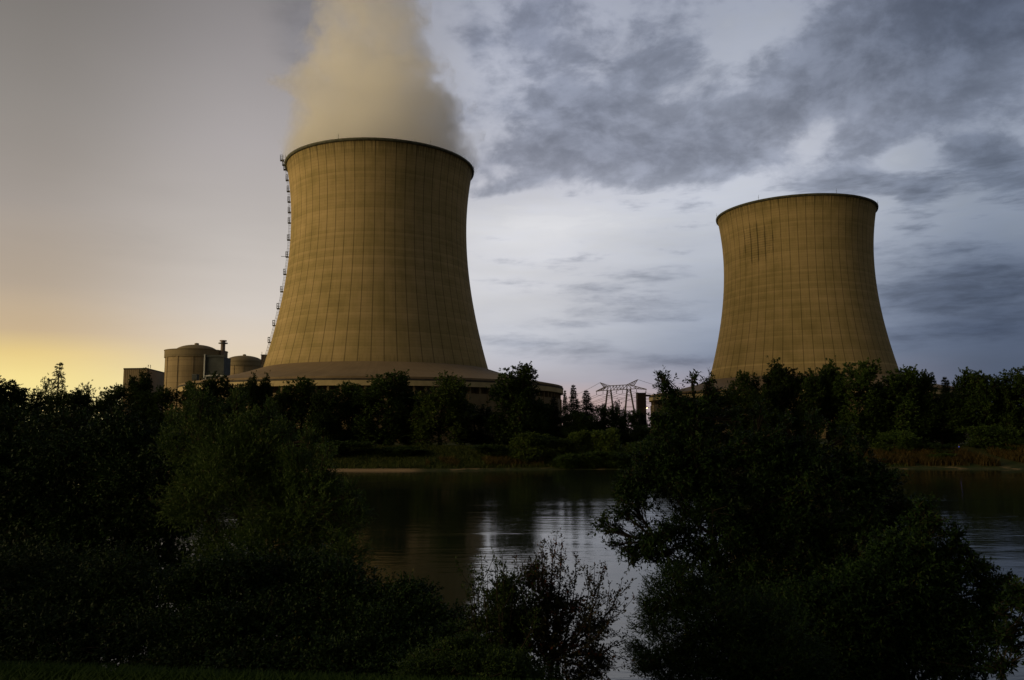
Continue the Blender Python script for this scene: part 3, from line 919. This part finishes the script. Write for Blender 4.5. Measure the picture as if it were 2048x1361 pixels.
def spruce(seed, h, w, leafm_unused=None, sparse=1.0):
    rg = np.random.default_rng(seed); tb = MB(); tb.tube([(0, 0, -.4), (0, 0, h * .5), (0, 0, h)], [h * .018, h * .01, .03], 7)
    parts = []; z = h * .08
    while z < h * .985:
        rr = w / 2 * (1 - z / h) ** .95 * rg.uniform(.7, 1.3) + .12
        nb = int(rg.integers(5, 8) * sparse) + 1
        for j in range(nb):
            a = rg.uniform(0, 2 * PI); d = np.array([math.cos(a), math.sin(a), rg.uniform(-.32, .12)])
            Lb = rr * rg.uniform(.6, 1.15); p = np.array([0, 0, z])
            e = p + d * Lb; tb.tube([p, p + d * Lb * .6, e], [.05, .035, .015], 4)
            k = max(3, int(Lb * 5 * sparse))
            t = rg.uniform(.15, 1, k)[:, None]
            pos = p + d * Lb * t
            sd_ = unit(d * .7 + rg.normal(size=(k, 3)) * .45 + np.array([0, 0, -.12]))
            parts.append(spray_leaves(rg, pos, sd_, np.full(k, .25 + .6 * min(1, rr / 2)), 8, .30, .11, rg.uniform(0, 1, k), .6, .2))
        z += h * .028 * rg.uniform(.7, 1.3) + .12
    return tb, merge(parts)


FAR = 'trees on the far river bank'
rgp = np.random.default_rng(21)
protos = {}


def proto(key, name, h, w, n, nspray, ll, lw, leafm, low=.1, **kw):
    tb, lv = lobe_tree(hash(key) % 977 if False else sum(map(ord, key)), (0, 0, 0), round_lobes(rgp, h, w, n, low), h * .02, int(nspray * 1.5), .85, 12, ll * .76, lw * .76, clumps=9, clump_r=.42, twig=.03, nsub=6, up=.3, **kw)
    e = make_tree(name, (0, 0, 0), tb, lv, leafm, None, 'tree', FAR)
    protos[key] = [e, h, w, False]


proto('dense', 'broadleaf_tree', 20, 11, 26, 2300, .50, .36, M_LEAF, -.06)
proto('oak', 'broadleaf_tree', 18, 13, 28, 2400, .50, .38, M_LEAFD, -.06)
proto('tall', 'broadleaf_tree', 24, 8.5, 26, 2000, .48, .34, M_LEAFD, -.06)
proto('light', 'broadleaf_tree', 20, 12, 28, 2300, .48, .32, M_LEAFL, -.06)
proto('loose', 'broadleaf_tree', 16, 8, 14, 520, .42, .26, M_LEAF, .10)
proto('bush', 'bush', 6, 7, 18, 1100, .34, .20, M_LEAFL, -.1)
proto('dark_bush', 'bush', 6, 7, 18, 1100, .36, .22, M_LEAF, -.1)
for key, h, w, sp in (('spruce', 20, 8, 1.9), ('larch', 16, 7, 1.0)):
    tb, lv = spruce(len(key) * 13, h, w, None, sp)
    protos[key] = [make_tree('spruce_tree' if key == 'spruce' else 'larch_tree', (0, 0, 0), tb, lv, M_NEEDLE if key == 'spruce' else M_LEAF, None, 'tree', FAR), h, w, False]


def plant(key, px, py, wpx, Y, label, cat=None):
    """a tree whose top is at photo pixel (px, py), wpx pixels wide, standing Y metres away"""
    pr = protos[key]; t = at(px, py, Y); gz = ground_z(t.x, Y)
    sx = wpx * (1.05 if 'bush' in key else 1.35 if key == 'spruce' else 1.2) / px_per_m(Y) / pr[2]; sz = (t.z - gz) / (pr[1] * .99)
    rz = random.Random(px * 7 + Y).uniform(0, 6.28)
    if not pr[3]:
        o = pr[0]; o.location = (t.x, Y, gz); o.scale = (sx, sx, sz); o.rotation_euler = (0, 0, rz); pr[3] = True
    else:
        o = dup(pr[0], (t.x, Y, gz), (sx, sx, sz), rz)
    tag(o, label, cat or ('bush' if 'bush' in key else 'tree'), 'bushes on the far river bank' if 'bush' in key else FAR)
    return o


TREES = [
    ('oak', 8, 762, 84, 240, 'dark round tree cut off by the left frame edge'),
    ('dense', 52, 776, 70, 246, 'low rounded tree next to the one at the left frame edge'),
    ('loose', 91, 756, 40, 250, 'thin wispy treetop just left of the tall feathery larch'),
    ('larch', 119, 727, 72, 252, 'tall feathery pointed larch standing out against the yellow sunset glow'),
    ('oak', 142, 783, 90, 236, 'dark broad tree directly under the feathery larch'),
    ('loose', 172, 767, 46, 250, 'scraggy thin tree right of the larch before the bright notch in the skyline'),
    ('dense', 222, 770, 66, 250, 'bushy tree at the left foot of the box-shaped brown hall'),
    ('tall', 281, 749, 44, 248, 'narrow dark tree rising in front of the box-shaped brown hall'),
    ('oak', 322, 779, 80, 244, 'dark tree filling the gap below the hall and the large reactor'),
    ('dense', 392, 762, 60, 246, 'bushy dark tree in front of the foot of the large reactor building'),
    ('oak', 436, 753, 66, 250, 'rounded tree directly below the reactor chimney'),
    ('dense', 474, 766, 46, 254, 'small tree below the smaller reactor dome'),
    ('tall', 506, 757, 32, 250, 'slim dark tree, left one of a close pair before the left tower base'),
    ('tall', 531, 757, 30, 252, 'slim dark tree, right one of a close pair before the left tower base'),
    ('oak', 560, 786, 60, 240, 'low dark tree between the slim pair and the stout tree before the left tower'),
    ('dense', 600, 757, 84, 244, 'stout dark tree covering the left tower wall beside the pale stair shaft'),
    ('oak', 652, 783, 66, 238, 'lower dark tree right below the pale stair shaft'),
    ('dense', 694, 766, 80, 246, 'dark tree on the left shoulder of the highest tree before the left tower'),
    ('dense', 762, 744, 104, 240, 'highest dark tree before the middle of the left tower base'),
    ('oak', 820, 780, 70, 246, 'dark low tree in the dip right of the highest central tree'),
    ('light', 882, 751, 112, 236, 'broad paler green tree before the right half of the left tower base'),
    ('dense', 950, 808, 80, 250, 'low tree beneath the exposed strip of brown wall under the left tower'),
    ('dense', 1030, 730, 98, 238, 'big rounded tree against the sky at the right edge of the left tower'),
    ('oak', 1076, 800, 70, 244, 'dark lower tree leaning against the right side of the big rounded tree'),
    ('spruce', 1108, 793, 48, 246, 'dark spruce in front of the right end of the left tower wall'),
    ('spruce', 1130, 781, 24, 262, 'thinnest spruce, just clear of the end of the left tower wall'),
    ('spruce', 1147, 770, 40, 256, 'tallest spruce in the gap between the two towers'),
    ('spruce', 1173, 781, 50, 252, 'wide spruce just left of the pylon'),
    ('oak', 1160, 826, 70, 240, 'low leafy tree under the spruces left of the pylon'),
    ('oak', 1212, 812, 54, 250, 'round-headed tree hiding the left pylon leg'),
    ('loose', 1236, 802, 34, 256, 'pointed light tree between the two pylon legs'),
    ('dense', 1256, 820, 42, 252, 'small tree in front of the right pylon leg'),
    ('spruce', 1284, 826, 40, 262, 'short spruce at the foot of the tall dark slab tower'),
    ('oak', 1290, 852, 60, 244, 'low dark tree below the tall dark slab tower'),
    ('dense', 1345, 800, 80, 250, 'tree hidden behind the ash by the left end of the right tower wall'),
    ('oak', 1440, 786, 92, 248, 'dark tree below the left foot of the right cooling tower shell'),
    ('dense', 1493, 744, 62, 246, 'round-topped tree, left of three standing before the right tower shell'),
    ('oak', 1528, 776, 60, 240, 'low dark tree in the dip between two tall trees before the right tower'),
    ('tall', 1560, 732, 64, 246, 'tall spiky-topped tree before the left half of the right tower'),
    ('oak', 1612, 746, 70, 244, 'rounded dark tree before the centre of the right tower base'),
    ('tall', 1657, 731, 52, 248, 'tall tree leaning on the left of the highest crown before the right tower'),
    ('dense', 1700, 721, 92, 242, 'highest broad crown before the right side of the right tower'),
    ('oak', 1748, 768, 60, 250, 'lower tree in the notch right of the highest crown by the right tower'),
    ('dense', 1790, 736, 92, 242, 'domed tree crossing the right edge of the right tower'),
    ('oak', 1838, 749, 76, 244, 'sloping tree right of the domed one at the right tower edge'),
    ('spruce', 1890, 754, 52, 262, 'ragged flat-branched conifer in the low gap at the right'),
    ('spruce', 1908, 767, 28, 264, 'small pointed conifer right beside the ragged flat-branched one'),
    ('oak', 1880, 792, 100, 244, 'low dark tree under the two conifers at the right'),
    ('oak', 1948, 744, 84, 242, 'dark round tree, first of the right-hand group past the conifers'),
    ('dense', 1992, 748, 80, 246, 'middle tree of the right-hand group past the conifers'),
    ('dense', 2028, 732, 92, 240, 'tallest tree of the right-hand group near the right frame edge'),
    ('oak', 2070, 746, 90, 244, 'tree cut off by the right frame edge above the reeds'),
    ('bush', 1060, 870, 96, 217, 'large pale round bush on the bank below the big rounded tree'),
    ('bush', 1120, 878, 64, 219, 'pale ball-shaped bush in the middle of the bank bushes'),
    ('bush', 1157, 866, 52, 221, 'taller pale bush below the tallest spruce'),
    ('bush', 1214, 862, 76, 220, 'wide pale bush on the bank below the pylon'),
    ('dark_bush', 1131, 906, 62, 211, 'brownish low bush at the waterline below the pale ball-shaped bush'),
    ('dark_bush', 1184, 900, 64, 212, 'dark low bush at the waterline between two pale bushes'),
    ('dark_bush', 1236, 902, 70, 211, 'brownish low bush at the waterline left of the ash branches'),
    ('dark_bush', 1285, 880, 80, 214, 'dark bush on the bank half behind the ash'),
    ('dark_bush', 700, 880, 120, 222, 'dark spreading bush under the trees left of the sandy beach end'),
    ('dark_bush', 800, 892, 100, 222, 'dark low bush beneath the highest central tree'),
    ('dark_bush', 985, 888, 90, 222, 'dark bush at the foot of the big rounded tree'),
    ('dark_bush', 1790, 860, 84, 223, 'dark bush behind the left end of the orange reeds'),
    ('dark_bush', 1872, 884, 90, 219, 'dark bush behind the middle of the orange reeds'),
    ('dark_bush', 1975, 848, 96, 225, 'dark bush behind the right part of the orange reeds'),
    ('dark_bush', 2046, 876, 74, 220, 'dark bush at the right frame edge behind the reeds'),
    ('dark_bush', 1884, 905, 46, 211, 'small green bush splitting the orange reeds'),
]
for a in TREES: plant(*a)


# --- reeds, bank grass and near grass (uncountable)
def blades(name, pts, h, w, leafm, lean=.35, seed=1):
    rg = np.random.default_rng(seed); n = len(pts)
    hh = h * rg.uniform(.5, 1.25, n)[:, None]; a = rg.uniform(0, 2 * PI, n)
    sd_ = np.stack([np.cos(a), np.sin(a), 0 * a], 1); ln = unit(rg.normal(size=(n, 3)) * np.array([1, 1, 0]) + 1e-6) * lean
    up_ = np.array([0, 0, 1.0])
    b = pts; mid = b + (up_ + ln * .35) * hh * .55; tip = b + (up_ * .95 + ln) * hh
    V = np.stack([b - sd_ * w / 2, b + sd_ * w / 2, mid + sd_ * w * .4, mid - sd_ * w * .4, mid - sd_ * w * .4, mid + sd_ * w * .4, tip + sd_ * w * .08, tip - sd_ * w * .08], 1).reshape(-1, 3)
    F_ = np.arange(n * 8).reshape(-1, 4)
    T_ = np.repeat(rg.uniform(0, 1, n), 2)
    return tag(link(name, mesh_np(name, V, F_, False, T_), leafm), kind='stuff')


def scatter(n, x0, x1, y0, y1, seed, zmin=.15, keep=None):
    rg = np.random.default_rng(seed); x = rg.uniform(x0, x1, n); y = rg.uniform(y0, y1, n)
    z = hfun(x, y); ok = z > zmin
    if keep is not None: ok &= keep(x, y)
    return np.stack([x, y, z - .05], 1)[ok]


def clumpy(x, y): return (np.sin(x * .23 + 1) + np.sin(x * .61 + y * .2) + np.sin(x * .09)) > -.9


s = blades('reeds', scatter(26000, 92, 150, 203, 222, 3, .55, clumpy), 2.1, .16, M_REED, .4, 3)
tag(s, 'orange-brown reed bed along the far waterline at the right', 'reeds')
s = blades('bank_grass', scatter(60000, -70, 100, 203, 236, 4, .42), .95, .16, M_BANKGRASS, .5, 4)
tag(s, 'rough grass covering the far river bank', 'grass')
s = blades('dry_reeds', scatter(5000, -22, 8, 208, 216, 5, .6, clumpy), 1.5, .15, M_REED, .5, 5)
tag(s, 'dull brown reed tufts on the middle of the far bank', 'reeds')
s = blades('grass', scatter(60000, -9, 3, 2.6, 8.6, 6, 6.5), .16, .012, M_GRASS, .7, 6)
tag(s, 'dark green grass on the levee top in the lower left corner', 'grass')


# --- near trees, bushes and shrubs
def L_(px, py, rx, ry, Y, ryd=None):
    c = at(px, py, Y); k = 1 / px_per_m(Y)
    return (tuple(c), (rx * k, (ryd if ryd is not None else (rx + ry) / 2 * k), ry * k))


def near_tree(name, cat, label, seed, bpx, bY, lobes, trunk_r, nspray, L, nleaf, ll, lw, leafm, **kw):
    b = at(bpx, 1000, bY); base = (b.x, bY, ground_z(b.x, bY))
    tb, lv = lobe_tree(seed, base, [L_(*l) for l in lobes], trunk_r, nspray, L, nleaf, ll, lw, **kw)
    return make_tree(name, base, tb, lv, leafm, label, cat)


# willow-like tree at the left centre
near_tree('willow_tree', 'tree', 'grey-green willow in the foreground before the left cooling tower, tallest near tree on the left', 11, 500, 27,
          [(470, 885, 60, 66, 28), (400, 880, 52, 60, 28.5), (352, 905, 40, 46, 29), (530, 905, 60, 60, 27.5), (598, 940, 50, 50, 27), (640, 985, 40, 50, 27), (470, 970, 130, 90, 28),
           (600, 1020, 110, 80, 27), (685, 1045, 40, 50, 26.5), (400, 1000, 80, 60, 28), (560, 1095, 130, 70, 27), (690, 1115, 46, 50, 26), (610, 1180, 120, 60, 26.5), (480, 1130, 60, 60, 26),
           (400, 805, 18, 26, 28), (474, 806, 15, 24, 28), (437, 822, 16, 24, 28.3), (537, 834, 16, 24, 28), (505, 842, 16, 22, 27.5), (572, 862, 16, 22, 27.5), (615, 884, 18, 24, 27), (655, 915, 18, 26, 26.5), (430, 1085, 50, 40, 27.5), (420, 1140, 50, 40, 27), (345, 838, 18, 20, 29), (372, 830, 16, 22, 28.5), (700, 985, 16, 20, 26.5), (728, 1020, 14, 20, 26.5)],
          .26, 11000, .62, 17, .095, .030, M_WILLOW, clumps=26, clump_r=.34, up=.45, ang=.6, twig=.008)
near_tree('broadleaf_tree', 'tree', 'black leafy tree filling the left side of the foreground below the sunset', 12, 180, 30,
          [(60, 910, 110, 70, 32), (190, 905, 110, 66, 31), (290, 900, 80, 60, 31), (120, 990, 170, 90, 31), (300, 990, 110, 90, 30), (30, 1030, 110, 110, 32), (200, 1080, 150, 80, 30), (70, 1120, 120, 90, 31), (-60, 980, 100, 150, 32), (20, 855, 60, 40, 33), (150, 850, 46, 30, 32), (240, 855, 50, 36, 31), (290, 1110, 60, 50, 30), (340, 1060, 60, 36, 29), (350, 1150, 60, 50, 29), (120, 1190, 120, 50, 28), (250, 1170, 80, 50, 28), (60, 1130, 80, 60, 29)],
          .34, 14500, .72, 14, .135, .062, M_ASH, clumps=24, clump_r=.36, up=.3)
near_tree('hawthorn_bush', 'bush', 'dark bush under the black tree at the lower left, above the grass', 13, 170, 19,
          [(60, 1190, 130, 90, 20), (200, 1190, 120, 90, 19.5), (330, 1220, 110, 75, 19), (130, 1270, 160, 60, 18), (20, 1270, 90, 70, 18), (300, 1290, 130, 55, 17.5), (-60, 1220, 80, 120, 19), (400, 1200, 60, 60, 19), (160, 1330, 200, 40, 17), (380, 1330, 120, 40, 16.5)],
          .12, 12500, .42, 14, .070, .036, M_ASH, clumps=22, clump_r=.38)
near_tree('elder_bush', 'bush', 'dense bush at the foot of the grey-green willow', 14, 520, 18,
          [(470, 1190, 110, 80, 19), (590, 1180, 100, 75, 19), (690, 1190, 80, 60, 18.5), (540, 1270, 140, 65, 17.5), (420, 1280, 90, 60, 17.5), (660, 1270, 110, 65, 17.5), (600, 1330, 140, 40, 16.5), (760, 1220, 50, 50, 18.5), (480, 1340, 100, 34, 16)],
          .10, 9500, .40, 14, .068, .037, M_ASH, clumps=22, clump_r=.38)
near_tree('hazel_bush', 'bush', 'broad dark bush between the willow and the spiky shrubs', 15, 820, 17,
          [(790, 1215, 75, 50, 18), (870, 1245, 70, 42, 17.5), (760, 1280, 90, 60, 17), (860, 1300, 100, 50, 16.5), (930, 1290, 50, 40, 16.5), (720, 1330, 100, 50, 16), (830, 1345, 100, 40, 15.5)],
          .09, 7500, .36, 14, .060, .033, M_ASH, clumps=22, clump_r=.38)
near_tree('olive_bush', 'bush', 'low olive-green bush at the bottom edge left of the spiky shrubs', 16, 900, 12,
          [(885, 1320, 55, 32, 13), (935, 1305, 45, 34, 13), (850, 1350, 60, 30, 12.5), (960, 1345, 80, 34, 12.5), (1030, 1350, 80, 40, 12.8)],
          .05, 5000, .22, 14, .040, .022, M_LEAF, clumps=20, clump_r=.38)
# ash and companions at the right
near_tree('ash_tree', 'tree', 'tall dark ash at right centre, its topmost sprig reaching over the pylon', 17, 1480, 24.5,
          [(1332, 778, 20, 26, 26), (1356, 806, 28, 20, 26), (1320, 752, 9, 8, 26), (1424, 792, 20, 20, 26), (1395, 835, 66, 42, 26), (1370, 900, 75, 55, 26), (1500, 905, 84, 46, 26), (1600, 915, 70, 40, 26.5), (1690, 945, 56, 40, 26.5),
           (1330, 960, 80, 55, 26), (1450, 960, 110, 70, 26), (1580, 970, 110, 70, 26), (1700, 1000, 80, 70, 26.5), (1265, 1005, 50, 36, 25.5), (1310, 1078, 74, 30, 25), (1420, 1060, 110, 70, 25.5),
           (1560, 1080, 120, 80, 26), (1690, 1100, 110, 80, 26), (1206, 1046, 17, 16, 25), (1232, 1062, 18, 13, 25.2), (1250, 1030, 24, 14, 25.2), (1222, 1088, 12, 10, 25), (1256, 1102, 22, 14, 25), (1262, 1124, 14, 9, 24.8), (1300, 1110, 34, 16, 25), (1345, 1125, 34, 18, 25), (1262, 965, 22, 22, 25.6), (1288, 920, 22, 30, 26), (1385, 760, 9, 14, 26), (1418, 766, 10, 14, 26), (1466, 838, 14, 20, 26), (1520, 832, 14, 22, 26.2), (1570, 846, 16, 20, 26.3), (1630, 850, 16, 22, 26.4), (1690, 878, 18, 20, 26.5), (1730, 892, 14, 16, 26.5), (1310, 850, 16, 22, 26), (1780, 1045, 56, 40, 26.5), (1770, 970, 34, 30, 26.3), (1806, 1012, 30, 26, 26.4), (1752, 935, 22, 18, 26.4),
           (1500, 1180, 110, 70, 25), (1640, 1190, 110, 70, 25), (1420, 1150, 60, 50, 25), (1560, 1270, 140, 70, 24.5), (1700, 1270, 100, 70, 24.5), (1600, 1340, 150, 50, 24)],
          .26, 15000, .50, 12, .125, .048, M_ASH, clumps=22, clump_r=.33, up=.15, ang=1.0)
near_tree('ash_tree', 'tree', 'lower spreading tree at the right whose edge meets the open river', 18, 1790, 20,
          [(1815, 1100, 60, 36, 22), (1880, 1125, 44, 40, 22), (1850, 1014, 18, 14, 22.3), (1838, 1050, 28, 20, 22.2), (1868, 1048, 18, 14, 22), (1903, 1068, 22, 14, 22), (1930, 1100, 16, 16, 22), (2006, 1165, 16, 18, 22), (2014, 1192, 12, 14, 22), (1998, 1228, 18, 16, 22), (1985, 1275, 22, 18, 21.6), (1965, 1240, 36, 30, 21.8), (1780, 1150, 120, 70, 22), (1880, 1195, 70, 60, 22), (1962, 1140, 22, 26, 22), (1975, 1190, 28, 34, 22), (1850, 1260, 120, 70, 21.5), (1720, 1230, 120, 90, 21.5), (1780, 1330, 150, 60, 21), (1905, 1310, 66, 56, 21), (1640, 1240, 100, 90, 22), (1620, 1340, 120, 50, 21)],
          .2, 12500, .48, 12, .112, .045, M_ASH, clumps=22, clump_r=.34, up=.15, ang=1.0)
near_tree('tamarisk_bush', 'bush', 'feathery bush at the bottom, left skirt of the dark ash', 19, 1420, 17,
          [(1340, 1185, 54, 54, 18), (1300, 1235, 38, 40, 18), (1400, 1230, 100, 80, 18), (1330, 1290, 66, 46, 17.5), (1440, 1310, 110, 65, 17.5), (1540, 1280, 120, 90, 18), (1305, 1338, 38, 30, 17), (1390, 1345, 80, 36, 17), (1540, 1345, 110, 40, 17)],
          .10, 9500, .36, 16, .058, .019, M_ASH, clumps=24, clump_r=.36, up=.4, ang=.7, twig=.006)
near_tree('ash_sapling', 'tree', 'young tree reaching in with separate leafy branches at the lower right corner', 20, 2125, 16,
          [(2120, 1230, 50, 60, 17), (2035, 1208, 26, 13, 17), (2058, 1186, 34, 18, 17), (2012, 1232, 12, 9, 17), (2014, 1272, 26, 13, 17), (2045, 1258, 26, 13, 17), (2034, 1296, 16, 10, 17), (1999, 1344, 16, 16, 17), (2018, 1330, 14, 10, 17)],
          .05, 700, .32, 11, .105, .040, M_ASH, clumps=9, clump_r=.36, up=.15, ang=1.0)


def shoot_shrub(name, label, seed, bpx, Y, tips, mass, leafm, ll, lw, nsub=6, hubpy=1330):
    """shrub of long upright shoots lined with small leaves"""
    rg = np.random.default_rng(seed)
    b = at(bpx, 1200, Y); base = np.array([b.x, Y, ground_z(b.x, Y)])
    tb = MB(); parts = []
    hub = np.array(at(bpx, hubpy, Y)) - base
    for k_ in range(5):
        tb.tube(curve((rg.normal() * .1, rg.normal() * .1, -.2), hub + rg.normal(size=3) * .15, rg.normal(size=3) * .1, 6), [.03] * 5 + [.02], 6)
    shoots = []
    for (px, py) in tips:
        tip = np.array(at(px, py, Y + rg.uniform(-.7, .7))) - base
        f = hub + np.array([rg.normal() * .22, rg.normal() * .22, rg.normal() * .12])
        out = np.array([tip[0] - f[0], tip[1], 0]) * .18
        shoots.append((curve(f, tip, out + np.array([0, 0, -.1]), 12), .022))
    allp = []
    for c, r0 in shoots:
        tb.tube(c, list(np.linspace(r0, .004, 12)), 5); allp.append(c)
        for j in range(nsub):
            i = int(rg.integers(3, 10)); p = c[i]; d = unit(c[min(i + 1, 11)] - c[i - 1])
            sd_ = unit(d * .8 + unit(rg.normal(size=3)) * .62 + np.array([0, 0, .1])); Lb = rg.uniform(.25, .65)
            s_ = curve(p, p + sd_ * Lb, np.array([0, 0, -.05]), 7); tb.tube(s_, list(np.linspace(.008, .003, 7)), 4); allp.append(s_)
    for c in allp:
        seg = np.diff(c, axis=0); start = 2 if len(c) == 12 else 0
        for i in range(start, len(seg)):
            ln = np.linalg.norm(seg[i]); k = max(1, int(ln / .030))
            t = rg.uniform(0, 1, k)[:, None]
            pos = c[i] + seg[i] * t; d = unit(np.repeat(seg[i][None], k, 0))
            lat = unit(d * .7 + rg.normal(size=(k, 3)) * .55)
            hgt = np.clip((pos[:, 2]) / 5.0, 0, 1)
            parts.append(spray_leaves(rg, pos, lat, np.full(k, .09), 3, ll, lw, np.clip(hgt * .9 + rg.normal(size=k) * .25, 0, 1), .8, .05))
    if mass:
        t2, lv = lobe_tree(seed + 50, base, [L_(*l) for l in mass], .04, 1500, .24, 11, ll * 1.1, lw * 1.15, clumps=16, clump_r=.36, twig=.004)
        parts.append(lv); o_ = len(tb.v); tb.v += t2.v; tb.f += [[i + o_ for i in f] for f in t2.f]
    return make_tree(name, tuple(base), tb, merge(parts), leafm, label, 'shrub')


shoot_shrub('plum_shrub', 'green spiky shrub of upright shoots against the bright water, left of the reddish one', 31, 1000, 15,
            [(963, 1113), (946, 1140), (990, 1118), (1008, 1122), (1030, 1124), (1050, 1130), (940, 1190), (1066, 1165), (957, 1165), (936, 1225), (975, 1150), (1020, 1160), (1000, 1180), (1045, 1190), (944, 1250), (1070, 1220)],
            [(1005, 1205, 40, 46, 15.3), (990, 1265, 48, 36, 15.3), (1030, 1260, 44, 40, 15.2), (1000, 1325, 80, 36, 15)], M_LEAFD, .056, .029)
shoot_shrub('plum_shrub', 'reddish spiky shrub with long arching shoots over the bright water', 32, 1110, 15.4,
            [(1032, 1108), (1084, 1090), (1106, 1082), (1124, 1078), (1152, 1113), (1120, 1130), (1205, 1140), (1198, 1150), (1244, 1162), (1237, 1190), (1060, 1120), (1180, 1146), (1205, 1240), (1228, 1285), (1075, 1150), (1140, 1160), (1215, 1330)],
            [(1085, 1170, 46, 50, 15.6), (1110, 1230, 62, 50, 15.5), (1130, 1290, 80, 50, 15.4), (1120, 1340, 90, 40, 15.2), (1185, 1255, 36, 26, 15.4), (1060, 1260, 50, 50, 15.2), (1195, 1330, 40, 40, 15.2)], M_RED, .056, .028, 7, 1300)
